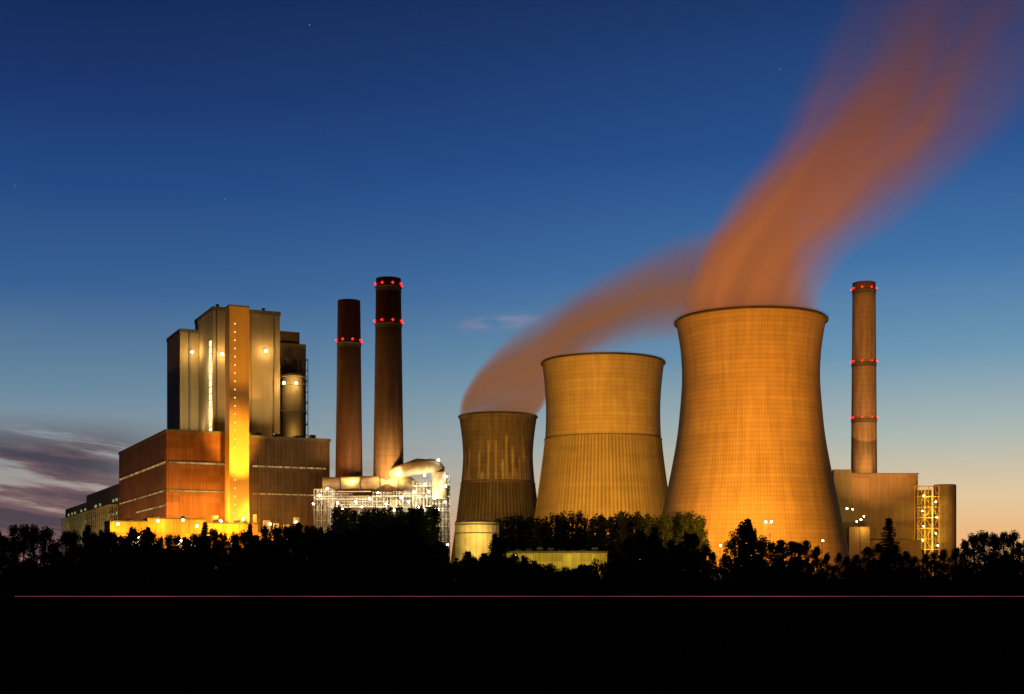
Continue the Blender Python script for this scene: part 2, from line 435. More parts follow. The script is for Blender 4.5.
def build_small(n, tc):
    x, y, z = n.xyz(tc)
    t = n.m('DIVIDE', n.m('ADD', x, 39*ks), Ws*ks, clamp=True)
    T = n.fcurve(t, [(a, ns_(b)) for a, b in ET]); B = n.fcurve(t, [(a, ns_(b)) for a, b in EB])
    zz = n.m('DIVIDE', n.m('ADD', z, 4*ks), 240*ks)
    s0 = n.m('DIVIDE', n.m('SUBTRACT', zz, B), n.m('SUBTRACT', T, B))
    wv = n.noise(tc, .010, 2, .5)
    s = n.m('ADD', s0, n.m('MULTIPLY', n.m('SUBTRACT', wv, .5), n.mr(t, .1, .5, 0, .3)))
    yy = n.m('DIVIDE', y, n.mr(t, 0, 1, 32, 60))
    py = n.m('SUBTRACT', 1, n.m('MULTIPLY', yy, yy), clamp=True)
    te = n.mr(s, 1.0, n.mr(t, 0, .5, .8, .42), 0, 1, True)
    be = n.mr(s, 0.0, n.mr(t, .2, .4, .02, .40), 0, 1, True)
    flow = n.comb(n.m('MULTIPLY', t, 2.5), n.m('MULTIPLY', yy, 1.2), n.m('MULTIPLY', s, 5.5))
    fn = n.noise(flow, 1.0, 3, .5)
    st = n.mr(fn, .3, .7, .4, 1.5)
    d = n.m('MULTIPLY', n.m('MULTIPLY', te, be), n.m('MULTIPLY', py, st))
    d = n.m('MULTIPLY', d, n.mr(t, 0, .8, .058, .030))
    d = n.m('MULTIPLY', n.m('MULTIPLY', d, n.mr(t, 0, .02, 0, 1)), n.mr(s0, 1, .9, 0, 1, True))
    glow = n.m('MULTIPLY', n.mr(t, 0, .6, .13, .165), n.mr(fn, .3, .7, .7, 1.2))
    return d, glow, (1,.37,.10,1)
mv2 = vol_mat('dim_glowing_steam', build_small)
g = G(); seg = 20; rings = 26
for j in range(rings+1):
    t = (j/rings)**1.3; T = interp(ET, t)-3; B = interp(EB, t)+3
    cz = ((418-(T+B)/2))*ks; rz = max(1, (B-T)/2)*ks; ry = 34+t*28
    for i in range(seg):
        a = 2*math.pi*i/seg
        g.v.append((-39*ks+t*Ws*ks, ry*math.cos(a), cz+rz*max(-1,min(1,1.25*math.sin(a)))))
for j in range(rings):
    for i in range(seg):
        k = (i+1)%seg; g.f.append((j*seg+i, j*seg+k, (j+1)*seg+k, (j+1)*seg+i))
g.f.append(tuple(range(seg))[::-1]); g.f.append(tuple(rings*seg+i for i in range(seg)))
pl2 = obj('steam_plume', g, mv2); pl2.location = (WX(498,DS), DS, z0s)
pl2["label"] = 'thin brownish steam plume drifting from stained cooling tower'; pl2["category"] = 'steam'
for loc, tgt, P, sz in [((WX(860,480),450,20),(WX(790,700),700,190),1700000,55),
                        ((WX(470,1060),1000,20),(WX(560,1250),1250,230),950000,60)]:
    light('SPOT', loc, P, SOD, tgt, sz, 4)

# ------------------------------------------------------------ chimneys
red = emis('red_warning_lamp', (1,.008,.012), 7)
def chimney(u, D, vtop, rt, rb, zpaint, cola, colb, rows, label):
    k = D/F; t = thing('chimney', (WX(u,D), D, 0), 0, label, 'chimney')
    zt = WZ(vtop, D)
    m, n, b = newmat('chimney_shaft')
    tc = n.new('ShaderNodeTexCoord').outputs['Object']; x, y, z = n.xyz(tc)
    f = n.noise(n.comb(n.m('MULTIPLY',x,.5), n.m('MULTIPLY',y,.5), n.m('MULTIPLY',z,.05)), 1, 5)
    fh = n.m('ABSOLUTE', n.m('SUBTRACT', n.m('FRACT', n.m('DIVIDE', z, 3.2)), .5))
    zz_ = n.m('ADD', z, n.mr(f, .3, .7, -4, 4))
    c = n.mix(n.mr(zz_, WZ(zpaint,D)-5, WZ(zpaint,D)+5, 0, 1), colb+(1,), cola+(1,))
    q = n.m('MULTIPLY', n.mr(f, .3, .7, .6, 1.25), n.mr(fh, .4, .47, 1, .85))
    n.put(b.inputs['Base Color'], n.mix(1.0, c, n.comb(q,q,q), 'MULTIPLY'))
    prof = [(rb*k+(rt-rb)*k*min(1,(i/20)**.8), zt*i/20) for i in range(21)]
    g = G(); g.rev(prof, seg=40, cap=False); g.rev([(rt*k,zt),(rt*k-.6,zt),(rt*k-.6,zt-8),(.01,zt-8)], seg=40, cap=False)
    obj('shaft', g, m, t, True)
    for v in rows:
        z_ = WZ(v, D)-1.2; r = rb*k+(rt-rb)*k*min(1,(z_/zt)**.8)
        g = G(); g.rev([(r+.12,z_-2.0),(r+.12,z_-.52)], seg=40, cap=False); obj('dark_band', g, conc_dark, t)
        g = G(); g.rev([(r+.02,z_-.5),(r+.5,z_-.15),(r+.5,z_+.1),(r+.02,z_+.1)], seg=40, cap=False)
        for i in range(24):
            a = 2*math.pi*i/24; g.beam(((r+.45)*math.cos(a),(r+.45)*math.sin(a),z_),((r+.45)*math.cos(a),(r+.45)*math.sin(a),z_+1.1),.06)
        g.rev([(r+.4,z_+1.05),(r+.5,z_+1.05),(r+.5,z_+1.15),(r+.4,z_+1.15),(r+.4,z_+1.05)], seg=40, cap=False)
        obj('gallery', g, conc_dark, t)
        for i in range(8):
            a = 2*math.pi*(i+.25)/8+.2
            g = G(); g.ball(((r+.55)*math.cos(a),(r+.55)*math.sin(a),z_+1.2), .46)
            obj('warning_lamp', g, red, t)
    g = G()
    for dx in (-.35,.35): g.tube([((rb*k+.25)*.5+dx-rb*k*.1,-(rb*k+.1)*.93,0),((rt*k+.25)*.5+dx-rt*k*.1,-(rt*k+.1)*.93,zt)],.06,4)
    obj('ladder', g, conc_dark, t)
    return t
chimney(349, 650, 301, 11.3, 15.5, 352, (.050,.013,.010), (.080,.038,.025), [341], 'dark red chimney with single ring of red lamps')
chimney(388.5, 640, 279, 12.5, 17.5, 330, (.050,.013,.010), (.12,.068,.040), [285,322], 'tall dark red-topped chimney with two rings of red lamps')
chimney(864, 800, 283, 11.3, 14, 292, (.10,.05,.035), (.27,.19,.12), [289,362,418], 'slender tan chimney with three rings of red lamps')

# ------------------------------------------------------------ main boiler house complex (turned 25 degrees)
OX, OY, TH = -153.0, 620.0, math.radians(25.2)
cs, sn = math.cos(TH), math.sin(TH)
def A(u, b):
    k = (u-512)/F; return (k*(OY+b*cs)-OX+b*sn)/(cs-k*sn)
def B(u, a):
    k = (u-512)/F; return (OX+a*cs-k*OY-k*a*sn)/(sn+k*cs)
def Z(v, a, b): return H+(HV-v)*(OY+a*sn+b*cs)/F
def W(a, b, z): return (OX+a*cs-b*sn, OY+a*sn+b*cs, z)
brick = cladding('red_brick_cladding', (.19,.082,.046), 6, 3, .8, 1.5, .3)
greyc = cladding('brown_cladding', (.13,.085,.058), 6, 3, .8, 1.5, .25)
tanc = cladding('tan_cladding', (.26,.21,.135), 4, 8, .85, 1.2, .14)
oliv = cladding('olive_cladding', (.15,.125,.08), 4, 8, .75, 1.2, .2)
yelc = cladding('pale_yellow_cladding', (.52,.32,.11), 5, 4, .9, 1.0, .12)
annc = cladding('annex_cladding', (.42,.24,.08), 4, 6, .6, 2.0, .45)
roofm = plain('roof_felt', (.05,.05,.05), .3)
steel = plain('galvanised_frame', (.46,.43,.36), .2, 1)
dsteel = plain('dark_steel', (.10,.09,.08), .3, 1)
pipe = plain('pale_duct_sheet', (.34,.26,.16), .3, .4, .5)
winw = emis('lit_window_strip', (1,.55,.18), .42, .7, .12)
winy = emis('lit_window_warm', (1,.70,.28), 2.6, .3, .3)
wing = emis('lit_window_greenish', (.75,.75,.3), .35, .8, .3)
lampm = emis('sodium_lamp', (1,.70,.30), 45)
lampw = emis('white_lamp', (1,.92,.70), 45)
dotm = emis('dim_stair_lamp', (1,.8,.4), 1.6)

bh = thing('boiler_house', (OX,OY,0), TH, 'stepped brick and sheet boiler house with tall pale stair tower', 'power station building')
a1 = A(330,0); zt = Z(432,0,0); bb = B(119,0)
as_ = A(250,0)
g = G(); g.box(0, as_, 0, bb, 0, zt); obj('brick_hall', g, brick, bh)
g = G(); g.box(as_+.01, a1, 0.4, bb-20, 0, zt-1.0); obj('sheet_hall', g, greyc, bh)
g = G(); g.box(-.4, as_+.2, -.4, .0, zt, zt+1.3); g.box(-.4, 0, 0, bb, zt, zt+1.3); g.box(as_+.2, a1+.4, 0, .39, zt-1, zt+.3)
obj('parapet', g, dsteel, bh)
def strip(a_, b_, y, z, h, mat, mull=3.0, side='f'):
    g = G(); f = G()
    if side == 'f':
        g.box(a_, b_, y-.10, y-.02, z, z+h)
        x_ = a_
        while x_ < b_: f.box(x_, x_+.3, y-.22, y-.11, z, z+h); x_ += mull
        f.box(a_-.3, b_+.3, y-.3, y-.02, z-.4, z-.003); f.box(a_-.3, b_+.3, y-.3, y-.02, z+h+.003, z+h+.3)
    else:
        g.box(y-.10, y-.02, a_, b_, z, z+h)
        x_ = a_
        while x_ < b_: f.box(y-.22, y-.11, x_, x_+.3, z, z+h); x_ += mull
        f.box(y-.3, y-.02, a_-.3, b_+.3, z-.4, z-.003); f.box(y-.3, y-.02, a_-.3, b_+.3, z+h+.003, z+h+.3)
    o = obj('window_strip', g, mat, bh); obj('window_frame', f, dsteel, o)
for v, h in ((463,.7),(491,.45)):
    z_ = Z(v, 0, 0)
    strip(1, A(225,0), 0, z_, h, winw)
    strip(as_+1, a1-2, .4, z_-.3, h, winw)
    strip(2, bb-2, 0, z_, h*1.5, winw, side='l')
strip(2, bb*.6, 0, Z(506,0,0), .8, winw, side='l')
for i in range(9):
    x_ = as_+4+i*(a1-as_-8)/8
    g = G(); g.box(x_, x_+.5, -.15, .38, 0, zt-3); obj('downpipe', g, dsteel, bh)
g = G()
for i in range(8):
    x_ = 6+i*9+random.uniform(-2,2); hh = random.uniform(1,2.4); g.box(x_, min(a1-2, x_+random.uniform(2,4)), 4, 8, zt-.9, zt+hh)
obj('hall_roof_vent', g, dsteel, bh)["kind"]="stuff"
# upper blocks
ac = A(213,20); ac1 = A(280,20); zc = Z(308, ac, 20); bc = B(195, ac)
g = G(); g.box(ac, ac1, 20, bc, zt-1, zc); obj('boiler_block', g, tanc, bh)
g = G(); g.box(ac-.3, ac1+.3, 19.7, 19.99, zc-1.2, zc+.8); g.box(ac-.3, ac-.01, 20, bc, zc-1.2, zc+.8); obj('boiler_parapet', g, dsteel, bh)
g = G()
for i in (0, 3, 5):
    x_ = ac+(ac1-ac)*(.05+.17*i); g.box(x_, x_+.4, 19.6, 19.98, zt+1, zc-1.3)
obj('facade_rib', g, oliv, bh)["kind"]="stuff"
for i in range(14):
    g = G(); zz = zt+3+i*(Z(345,ac,20)-zt-3)/13; g.box(ac-.35, ac-.05, 22.5, 26, zz, zz+2.5); obj('stair_window', g, winy, bh)
al = A(180,50); zl = Z(330, al, 50); bl = B(167, al)
g = G(); g.box(al, ac-.02, 50, bl, zt-1, zl); obj('bunker_block', g, tanc, bh)
g = G(); g.box(al-.3, ac-.35, 49.7, 49.99, zl-1, zl+.7); g.box(al-.3, al-.01, 50, bl, zl-1, zl+.7); obj('bunker_parapet', g, dsteel, bh)
g = G()
x_ = al+(ac-al)*.45; g.box(x_, x_+.9, 49.3, 49.98, zt+1, zl-1.1)
obj('bunker_rib', g, dsteel, bh)["kind"]="stuff"
ar = A(306,30); zr = Z(342, ac1, 30)
g = G(); g.box(ac1+.02, ar, 30, bc, zt-1.2, zr); obj('filter_block', g, oliv, bh)
g = G(); g.box(ac1+.02, A(299,32), 31, bc-4, zr+.01, Z(330,ac1,30)); obj('roof_housing', g, greyc, bh)
g = G(); cx = A(293,24); r = 5.4; z1 = Z(374,cx,24)
g.rev([(r,zt-1),(r,z1-3),(r*.95,z1-1),(r*.6,z1)], cx, 24, 28); obj('gas_duct', g, oliv, bh, True)
for v in (378,386,412):
    z_ = Z(v,cx,24); g = G(); g.rev([(r+.02,z_),(r+1.1,z_),(r+1.1,z_+.35),(r+.02,z_+.35)], cx, 24, 28, False)
    for i in range(20):
        a = 2*math.pi*i/20; g.beam((cx+(r+1)*math.cos(a),24+(r+1)*math.sin(a),z_),(cx+(r+1)*math.cos(a),24+(r+1)*math.sin(a),z_+1.4),.1)
    obj('gallery', g, dsteel, bh)
g = G(); g.frame(ac1+.5, ar-.4, 25.5, 29.8, zt-.8, zr-8, 3, 1, 8, .3); obj('steel_frame', g, dsteel, bh)
g = G()
for i in range(5): x_ = ac+4+i*5.5; g.rev([(.7,zc-.5),(.7,zc+3),(.9,zc+3.1),(.9,zc+3.4)], x_, 28+i%2*8, 10)
g.box(ac+10, ac+20, 30, 42, zc-.01, zc+2.4)
obj('roof_vent', g, dsteel, bh)["kind"]="stuff"
# stair tower
b0 = -9
at0 = A(229.5,b0); at1 = A(249,b0); zs = Z(306,at0,b0)
g = G(); g.box(at0, at1, b0, -.42, 0, zs); obj('stair_tower', g, yelc, bh)
g = G(); g.box(at0-.25, at1+.25, b0-.25, -.45, zs+.003, zs+.7); obj('stair_roof', g, dsteel, bh)
for i in range(24):
    z_ = 34+i*(zs-42)/23
    g = G(); g.box(at0+2.2, at0+2.7, b0-.1, b0-.01, z_, z_+.6); obj('stair_lamp', g, dotm, bh)
# low annex: stepped roofline
aa0, aa1 = A(110,-30), A(308,-30)
steps = [(aa0,A(148,-30),28.5),(A(148,-30)+.01,A(206,-30),30),(A(206,-30)+.01,A(258,-30),28.5),(A(258,-30)+.01,aa1,25)]
g = G(); g2 = G()
for q0,q1,hh in steps:
    g.box(q0, q1, -30, -16, 0, hh); g2.box(q0-.2, q1+.0, -30.4, -15.6, hh+.003, hh+.5)
obj('low_annex', g, annc, bh); obj('annex_roof', g2, roofm, bh)
for i in range(14):
    x_ = aa0+3+i*(aa1-aa0-8)/13
    g = G(); g.box(x_, x_+3.2, -30.12, -30.01, 18.5, 20.5); obj('annex_window', g, winy if i%3 else dsteel, bh)
g = G()
for i in range(18):
    x_ = aa0+3+i*(aa1-aa0-8)/17; hh = 25+random.uniform(3.5,8); g.box(x_, x_+random.uniform(.6,3), -27, -24, 24, hh)
obj('annex_plant', g, steel, bh)["kind"]="stuff"
# rear wing on the side
zw = Z(483, 0, bb); bw = B(64, 0)
g = G(); g.box(0.5, 45, bb+.02, bb+(bw-bb)*.55, 0, zw); g.box(.9, 45, bb+(bw-bb)*.55+.02, bw, 0, zw*.93); obj('rear_wing', g, greyc, bh)
g = G()
for i in range(26):
    y_ = bb+6+i*7.2
    g.frame(-4, .3, y_, y_+5, zw*.35, zw*.8, 1, 1, 2, .3)
obj('conveyor_gantry', g, steel, bh)["kind"]="stuff"
for r_ in range(4):
    for i in range(14):
        y_ = bb+5+i*14+random.uniform(-2,2)
        if random.random() < .3: continue
        g = G(); z_ = zw*(.45+.13*r_); g.box(.25, .44, y_, y_+random.uniform(3,8), z_, z_+1.4); obj('window', g, wing, bh)
def lamp(parent, p, r=.55, mat=lampm):
    g = G(); g.ball(p, r); o = obj('lamp', g, mat, parent)
    g = G(); g.beam((p[0],p[1]+.3,p[2]+r),(p[0],p[1]+1.6,p[2]+r+.1),.15); g.box(p[0]-r,p[0]+r,p[1]-r*.3,p[1]+r,p[2]+r*.9,p[2]+r*1.3); obj('lamp_bracket', g, dsteel, o)
for u, v, b_ in ((192,352,47),(266,351,18),(296,383,17),(284,383,17),(205,402,47),(222,354,18)):
    a_ = A(u,b_); lamp(bh, (a_, b_, Z(v,a_,b_)), .6)
    light('POINT', W(a_, b_-2, Z(v,a_,b_)), 5000, WARM)
for u in (215, 240, 270):
    a_ = A(u,8); light('SPOT', W(a_,4,zt+1.5), 27000, (1,.62,.22), W(a_,20,zt+48), 110, 1)
light('SPOT', W(al+3, 36, zt+1.5), 15000, (1,.7,.3), W(al+6,50,zt+40), 110, 1)
light('POINT', W(ac-5, 25, zt+12), 10000, (1,.75,.32)); light('POINT', W(ac-5, 25, zt+34), 8000, (1,.75,.32))
light('POINT', W(A(292,18), 14, zt+4), 3000, WARM)
for u, P in ((150,15000),(180,26000),(215,36000),(255,18000),(305,5000)):
    a_ = A(u,-14); light('POINT', W(a_,-12,34), P, (1,.44,.045))
light('SPOT', W((at0+at1)/2+2, -38, 33), 680000, (1,.42,.035), W((at0+at1)/2, b0, 62), 34, 1)
light('SPOT', W((at0+at1)/2+6, -70, 34), 500000, (1,.45,.05), W((at0+at1)/2, b0, 112), 22, 1)
for u, P, zz in ((116,12000,25),(142,8000,25),(160,16000,27),(190,9000,24),(214,18000,26),(240,22000,27),(264,6000,23),(290,3500,22)):
    a_ = A(u,-36); light('POINT', W(a_,-36,zz), P, (1,.40,.025))
for i in range(3): light('POINT', W(-22, 14+i*42, 24), 20000, (1,.46,.08))
for i in range(3): light('POINT', W(-16, bb+20+i*65, 20), 8000, (.95,.75,.2))
for u, v in ((118,524),(158,521),(183,520),(197,526),(221,521),(243,519),(270,524),(296,522)):
    a_ = A(u,-35); lamp(bh, (a_, -35, Z(v,a_,-35)), .5)

# ------------------------------------------------------------ flue gas plant beside chimneys
D1 = 632; k1 = D1/F
fg = thing('flue_gas_plant', (WX(385,D1), D1, 0), 0, 'brightly lit steel lattice and pale pipes below two chimneys', 'industrial plant')
def LX(u, off=0): return WX(u, D1+off)-WX(385,D1)
def LZ(v, off=0): return WZ(v, D1+off)
g = G(); g.tube([(LX(322),4,LZ(483)),(LX(355),4,LZ(482)),(LX(395),4,LZ(482)),(LX(408),4,LZ(483)),(LX(414),4,LZ(487)),(LX(417),4,LZ(495)),(LX(417),4,LZ(512))],[2.8,3.0,3.2,3.2,3.2,3.2,3.2],20)
obj('main_duct', g, pipe, fg, True)
ely = -9.5
g = G(); pts = [(LX(390),6,LZ(473)),(LX(402),-2,LZ(471.5))]
for i in range(4): pts.append((LX(411+i*6), ely+2-i*.6, LZ(470-i*.7)))
cxe, cze = LX(432), LZ(476)
for i in range(9):
    a = math.pi/2*(1-i/8); pts.append((cxe+(LX(440.5)-LX(432))*math.cos(a), ely, cze+(LZ(467.5)-LZ(476))*math.sin(a)))
pts.append((LX(440.5), ely, LZ(500)))
g.tube(pts, 3.1, 24)
obj('elbow_duct', g, pipe, fg, True)
g = G(); g.tube([(LX(404),7,LZ(470)),(LX(408),7,LZ(464)),(LX(416),7,LZ(461)),(LX(428),7,LZ(462))],1.8,16)
obj('upper_duct', g, pipe, fg, True)
g = G()
for u, v, rr in ((340,482.4,3.3),(360,482,3.4),(380,482,3.5),(398,482.2,3.5)):
    g.tube([(LX(u)-.3,4,LZ(v)),(LX(u)+.3,4,LZ(v))],rr,20)
obj('duct_flange', g, dsteel, fg)["kind"]="stuff"
for u, r, v0 in ((352,2.4,495),(395,3.0,498)):
    g = G(); z_ = LZ(v0); g.rev([(r,0),(r,z_-1.2),(r*.7,z_-.3),(r*.2,z_)], LX(u), 2, 20); obj('absorber_vessel', g, pipe, fg, True)
for x0,x1,v0,nx,nz,y0 in ((316,334,490,5,8,-6),(335,352,494,5,7,-4),(354,373,498,6,6,-5),(374,392,493,5,9,-6),(394,413,492,6,9,-4),(414,431,482,5,11,-7),(433,450,474,5,13,-7.5)):
    g = G(); g.frame(LX(x0),LX(x1),y0,y0+7,8,LZ(v0),nx,1,nz,.17); obj('steel_frame', g, steel, fg)
for v,x0,x1 in ((500,317,372),(508,330,412),(497,378,449),(487,414,449),(512,400,449)):
    g = G(); g.box(LX(x0),LX(x1),-7,3,LZ(v),LZ(v)+.2)
    x_ = LX(x0)
    while x_ < LX(x1): g.beam((x_,-7.6,LZ(v)),(x_,-7.6,LZ(v)+1.2),.06); x_ += 2
    g.beam((LX(x0),-7.6,LZ(v)+1.2),(LX(x1),-7.6,LZ(v)+1.2),.07)
    obj('platform', g, steel, fg)
g = G()
for i in range(5):
    v = 492+i*5; g.tube([(LX(318+i*4),-4+i*.3,LZ(v)),(LX(372+i*8),-4+i*.3,LZ(v))],.3,8)
obj('pipework', g, pipe, fg)["kind"]="stuff"
g = G(); g.box(LX(335),LX(372),12,30,0,LZ(478)); g.box(LX(372),LX(412),26,34,0,LZ(492)); g.box(LX(414),LX(448),8,18,0,LZ(484)); obj('fan_house', g, greyc, fg)
for u, v, y_, P in ((322,497,-9,2500),(340,504,-9,2500),(358,503,-9,2500),(372,500,-9,2500),(388,505,-9,2500),(403,499,-9,3500),(416,494,-11,3500),(427,487,-14,3500),(436,500,-14,4000),(447,488,-14,3500),(440,511,-12,3500),(420,508,-11,3500),(330,490,-9,1500),(447,478,-10,1500)):
    p = (LX(u),y_,LZ(v)); lamp(fg, p, .44, lampw)
    light('POINT', (p[0]+fg.location.x, p[1]+D1-1.2, p[2]), P*1.05, WHITE)
for u, v in ((345,510),(364,508),(380,494),(396,511),(410,503),(430,493),(430,508),(446,503),(426,477),(316,505)):
    lamp(fg, (LX(u),-9,LZ(v)), .34, lampw)
lamp(fg, (LX(440),-14,LZ(463)), .5, lampw)
light('POINT', (WX(410,610), 606, LZ(478)), 5000, WARM); light('POINT', (WX(355,620), 614, LZ(477)), 5500, WARM)
light('SPOT', (WX(393,620), 620, LZ(484)), 95000, (1,.62,.20), (WX(389,640), 640, LZ(456)), 85, 1)
light('SPOT', (WX(352,630), 628, LZ(484)), 30000, (1,.5,.14), (WX(349,650), 650, LZ(456)), 85, 1)
light('SPOT', (WX(372,600), 596, 30), 36000, (1,.45,.12), (WX(376,645), 645, 75), 60)

# ------------------------------------------------------------ small lit tank, low hall, mast
D2 = 560
tk = thing('storage_tank', (WX(477,D2), D2, 0), 0, 'squat pale cylindrical tank lit yellow among trees', 'tank')
g = G(); r = 21.5*D2/F; zt2 = WZ(523,D2); g.rev([(r,0),(r,zt2)],0,0,48); obj('tank_wall', g, plain('cream_sheet', (.58,.48,.28), .2, .3), tk, True)
g = G(); g.rev([(r+.3,zt2+.01),(r+.3,zt2+.5),(r*.5,zt2+1.1),(.1,zt2+1.3)],0,0,48); obj('tank_roof', g, roofm, tk, True)
g = G()
for z_ in (zt2-4.4, zt2-1.0): g.rev([(r+.02,z_),(r+.35,z_),(r+.35,z_+.4),(r+.02,z_+.4)],0,0,48,False)
obj('tank_band', g, dsteel, tk)
g = G()
for i in range(24):
    a = 2*math.pi*i/24; g.beam(((r+.2)*math.cos(a),(r+.2)*math.sin(a),0),((r+.2)*math.cos(a),(r+.2)*math.sin(a),zt2),.12)
obj('tank_stiffener', g, pipe, tk)["kind"]="stuff"
for u, P in ((466,4200),(486,6500)): light('POINT', (WX(u,545), 540, 21), P*1.5, (1,.66,.16))
lh = thing('low_hall', (WX(553,580), 580, 0), 0, 'long low flat-roofed hall lit yellow among trees', 'industrial hall')
hx = 54*580/F; zh = WZ(553,580)
g = G(); g.box(-hx, hx, 0, 14, 0, zh); obj('hall_wall', g, cladding('pale_hall_wall', (.42,.37,.16), 4, 3, .6, 1, .4), lh)
g = G(); g.box(-hx-.5, hx+.5, -.6, 14.5, zh+.003, zh+.8); 
g2 = G()
for i in range(9): g2.box(-hx+2+i*4.6, -hx+4.4+i*4.6, 3, 6, zh+.803, zh+random.uniform(1.4,2.4))
obj('hall_roof', g, roofm, lh); obj('roof_unit', g2, dsteel, lh)["kind"]="stuff"
for i, P in enumerate((1500,1800,1200,3200,2600)): light('POINT', (WX(512+i*21,570), 572, 14), P, (1,.68,.09))
ms = thing('light_mast', (WX(768,590), 590, 0), 0, 'lattice mast with bright white floodlights', 'light mast')
g = G(); zz = WZ(524,590); g.frame(-1,1,-1,1,0,zz,1,1,12,.14); obj('lattice', g, dsteel, ms)
g = G(); g.box(-2.0,2.0,-1.3,1.2,zz,zz+.3); obj('head_frame', g, dsteel, ms)
for dx in (-1.2, 1.2):
    g = G(); g.ball((dx,-1.6,zz+.9),.40); obj('lamp', g, lampw, ms)
light('POINT', (WX(768,590), 587, zz+1), 1500, WARM)
def street_lamp(u, v, D, mat=lampw):
    t = thing('street_lamp', (WX(u,D), D, 0), 0, 'tall yard lamp on thin steel pole', 'street lamp', 'yard lamps around the plant')
    zz = WZ(v,D); g = G(); g.tube([(0,0,0),(0,0,zz*.9),(0,-.3,zz),(0,-1.4,zz+.3)],[.16,.1,.08,.07],6); obj('pole', g, dsteel, t)
    g = G(); g.ball((0,-1.6,zz+.1),.36,8); obj('lamp', g, mat, t)
for u, v in ((668,562),(720,546),(515,556),(846,509),(860,520),(700,556),(182,541),(140,538),(640,560),(822,541),(448,545),(288,541)):
    street_lamp(u, v, 575, lampw if u in (668,720) else lampm)

# ------------------------------------------------------------ plant beside slender chimney
D3 = 760
rp_ = thing('power_block', (WX(895,D3), D3, 0), 0, 'plain brown block building with silo beside tan chimney', 'power station building')
def RX(u): return WX(u,D3)-WX(895,D3)
bro = cladding('plain_brown_cladding', (.22,.15,.085), 7, 12, .8, 1.5, .2)
g = G(); g.box(RX(838),RX(918),0,60,0,WZ(474,D3)); obj('block_wall', g, bro, rp_)
g = G(); g.box(RX(832),RX(850),-4,-.01,0,WZ(470,D3)); obj('side_bay', g, oliv, rp_)
g = G(); g.box(RX(837),RX(919),-.3,0,WZ(474,D3)+.003,WZ(473,D3)); obj('parapet', g, dsteel, rp_)
g = G(); r = 11*D3/F; g.rev([(r,0),(r,WZ(486,D3)),(r*.96,WZ(484.5,D3)),(.3,WZ(484,D3))],RX(946),2,40); obj('silo', g, cladding('silo_sheet',(.26,.18,.11),3,5,.75,1,.25), rp_, True)
g = G(); g.frame(RX(913),RX(934),-9,-3,4,WZ(487,D3),3,1,9,.3)
for j in range(9): 
    z_ = 4+(WZ(487,D3)-4)*(j+1)/9; g.box(RX(913),RX(934),-9,-3,z_-.1,z_+.15)
obj('stair_frame', g, yelc, rp_)
g = G(); g.box(RX(916),RX(931),-2.5,-.02,0,WZ(490,D3)); obj('lift_shaft', g, oliv, rp_)
g = G(); g.box(RX(838),RX(915),-12,-4.01,0,WZ(541,D3)); g.box(RX(842),RX(862),-16,-12.01,0,WZ(528,D3)); obj('low_annex', g, bro, rp_)
for u, v in ((918,497),(930,503),(917,512),(931,518),(918,527),(930,534),(917,541),(932,546),(845,511),(849,523),(856,518)):
    p = (RX(u), -10.5 if u>900 else -17, WZ(v,D3)); lamp(rp_, p, .36, lampm)
for v in (498,515,532,547): light('POINT', (WX(924,D3), D3-12, WZ(v,D3)), 3600, (.95,.68,.07))
for u, v in ((846,512),(856,530)): light('POINT', (WX(u,D3), D3-20, WZ(v,D3)), 3200, (1,.6,.12))
light('SPOT', (WX(880,700), 690, 20), 70000, (1,.5,.12), (WX(875,760),760,55), 100)
light('SPOT', (WX(900,690), 690, 20), 800000, (1,.45,.12), (WX(866,800),800,120), 50)
light('SPOT', (WX(868,780), 775, WZ(472,D3)+2), 40000, (1,.48,.13), (WX(864,800),800,WZ(440,800)), 100)
light('SPOT', (WX(960,700), 700, 20), 50000, (1,.45,.10), (WX(946,760),760,50), 60)

# ------------------------------------------------------------ trees
leafm, n_, b = newmat('dusk_foliage')
tcl = n_.new('ShaderNodeTexCoord').outputs['Object']
oi = n_.new('ShaderNodeObjectInfo').outputs['Random']
c = n_.mix(n_.mr(n_.noise(tcl, .5, 3), .35, .65, 0, 1), (.014,.022,.009,1), (.034,.046,.016,1))
q = n_.mr(oi, 0, 1, .4, 1.0); n_.put(b.inputs['Base Color'], n_.mix(1.0, c, n_.comb(q,q,q), 'MULTIPLY'))
b.inputs['Specular IOR Level'].default_value = 0
bark = plain('bark', (.05,.04,.03), .3, 2)
def leafy(g, c, rad, cnt, sz):
    for _ in range(cnt):
        while True:
            p = Vector((random.uniform(-1,1),random.uniform(-1,1),random.uniform(-1,1)))
            if p.length < 1: break
        p = Vector((c[0]+p.x*rad[0], c[1]+p.y*rad[1], c[2]+p.z*rad[2]))
        d = Vector((random.gauss(0,1),random.gauss(0,1),random.gauss(0,1))).normalized()
        e = d.orthogonal().normalized(); f_ = d.cross(e); s_ = sz*random.uniform(.6,1.3)
        k = len(g.v); g.v += [tuple(p+e*s_), tuple(p-e*s_*.5+f_*s_*.6), tuple(p-e*s_*.5-f_*s_*.6)]; g.f.append((k,k+1,k+2))
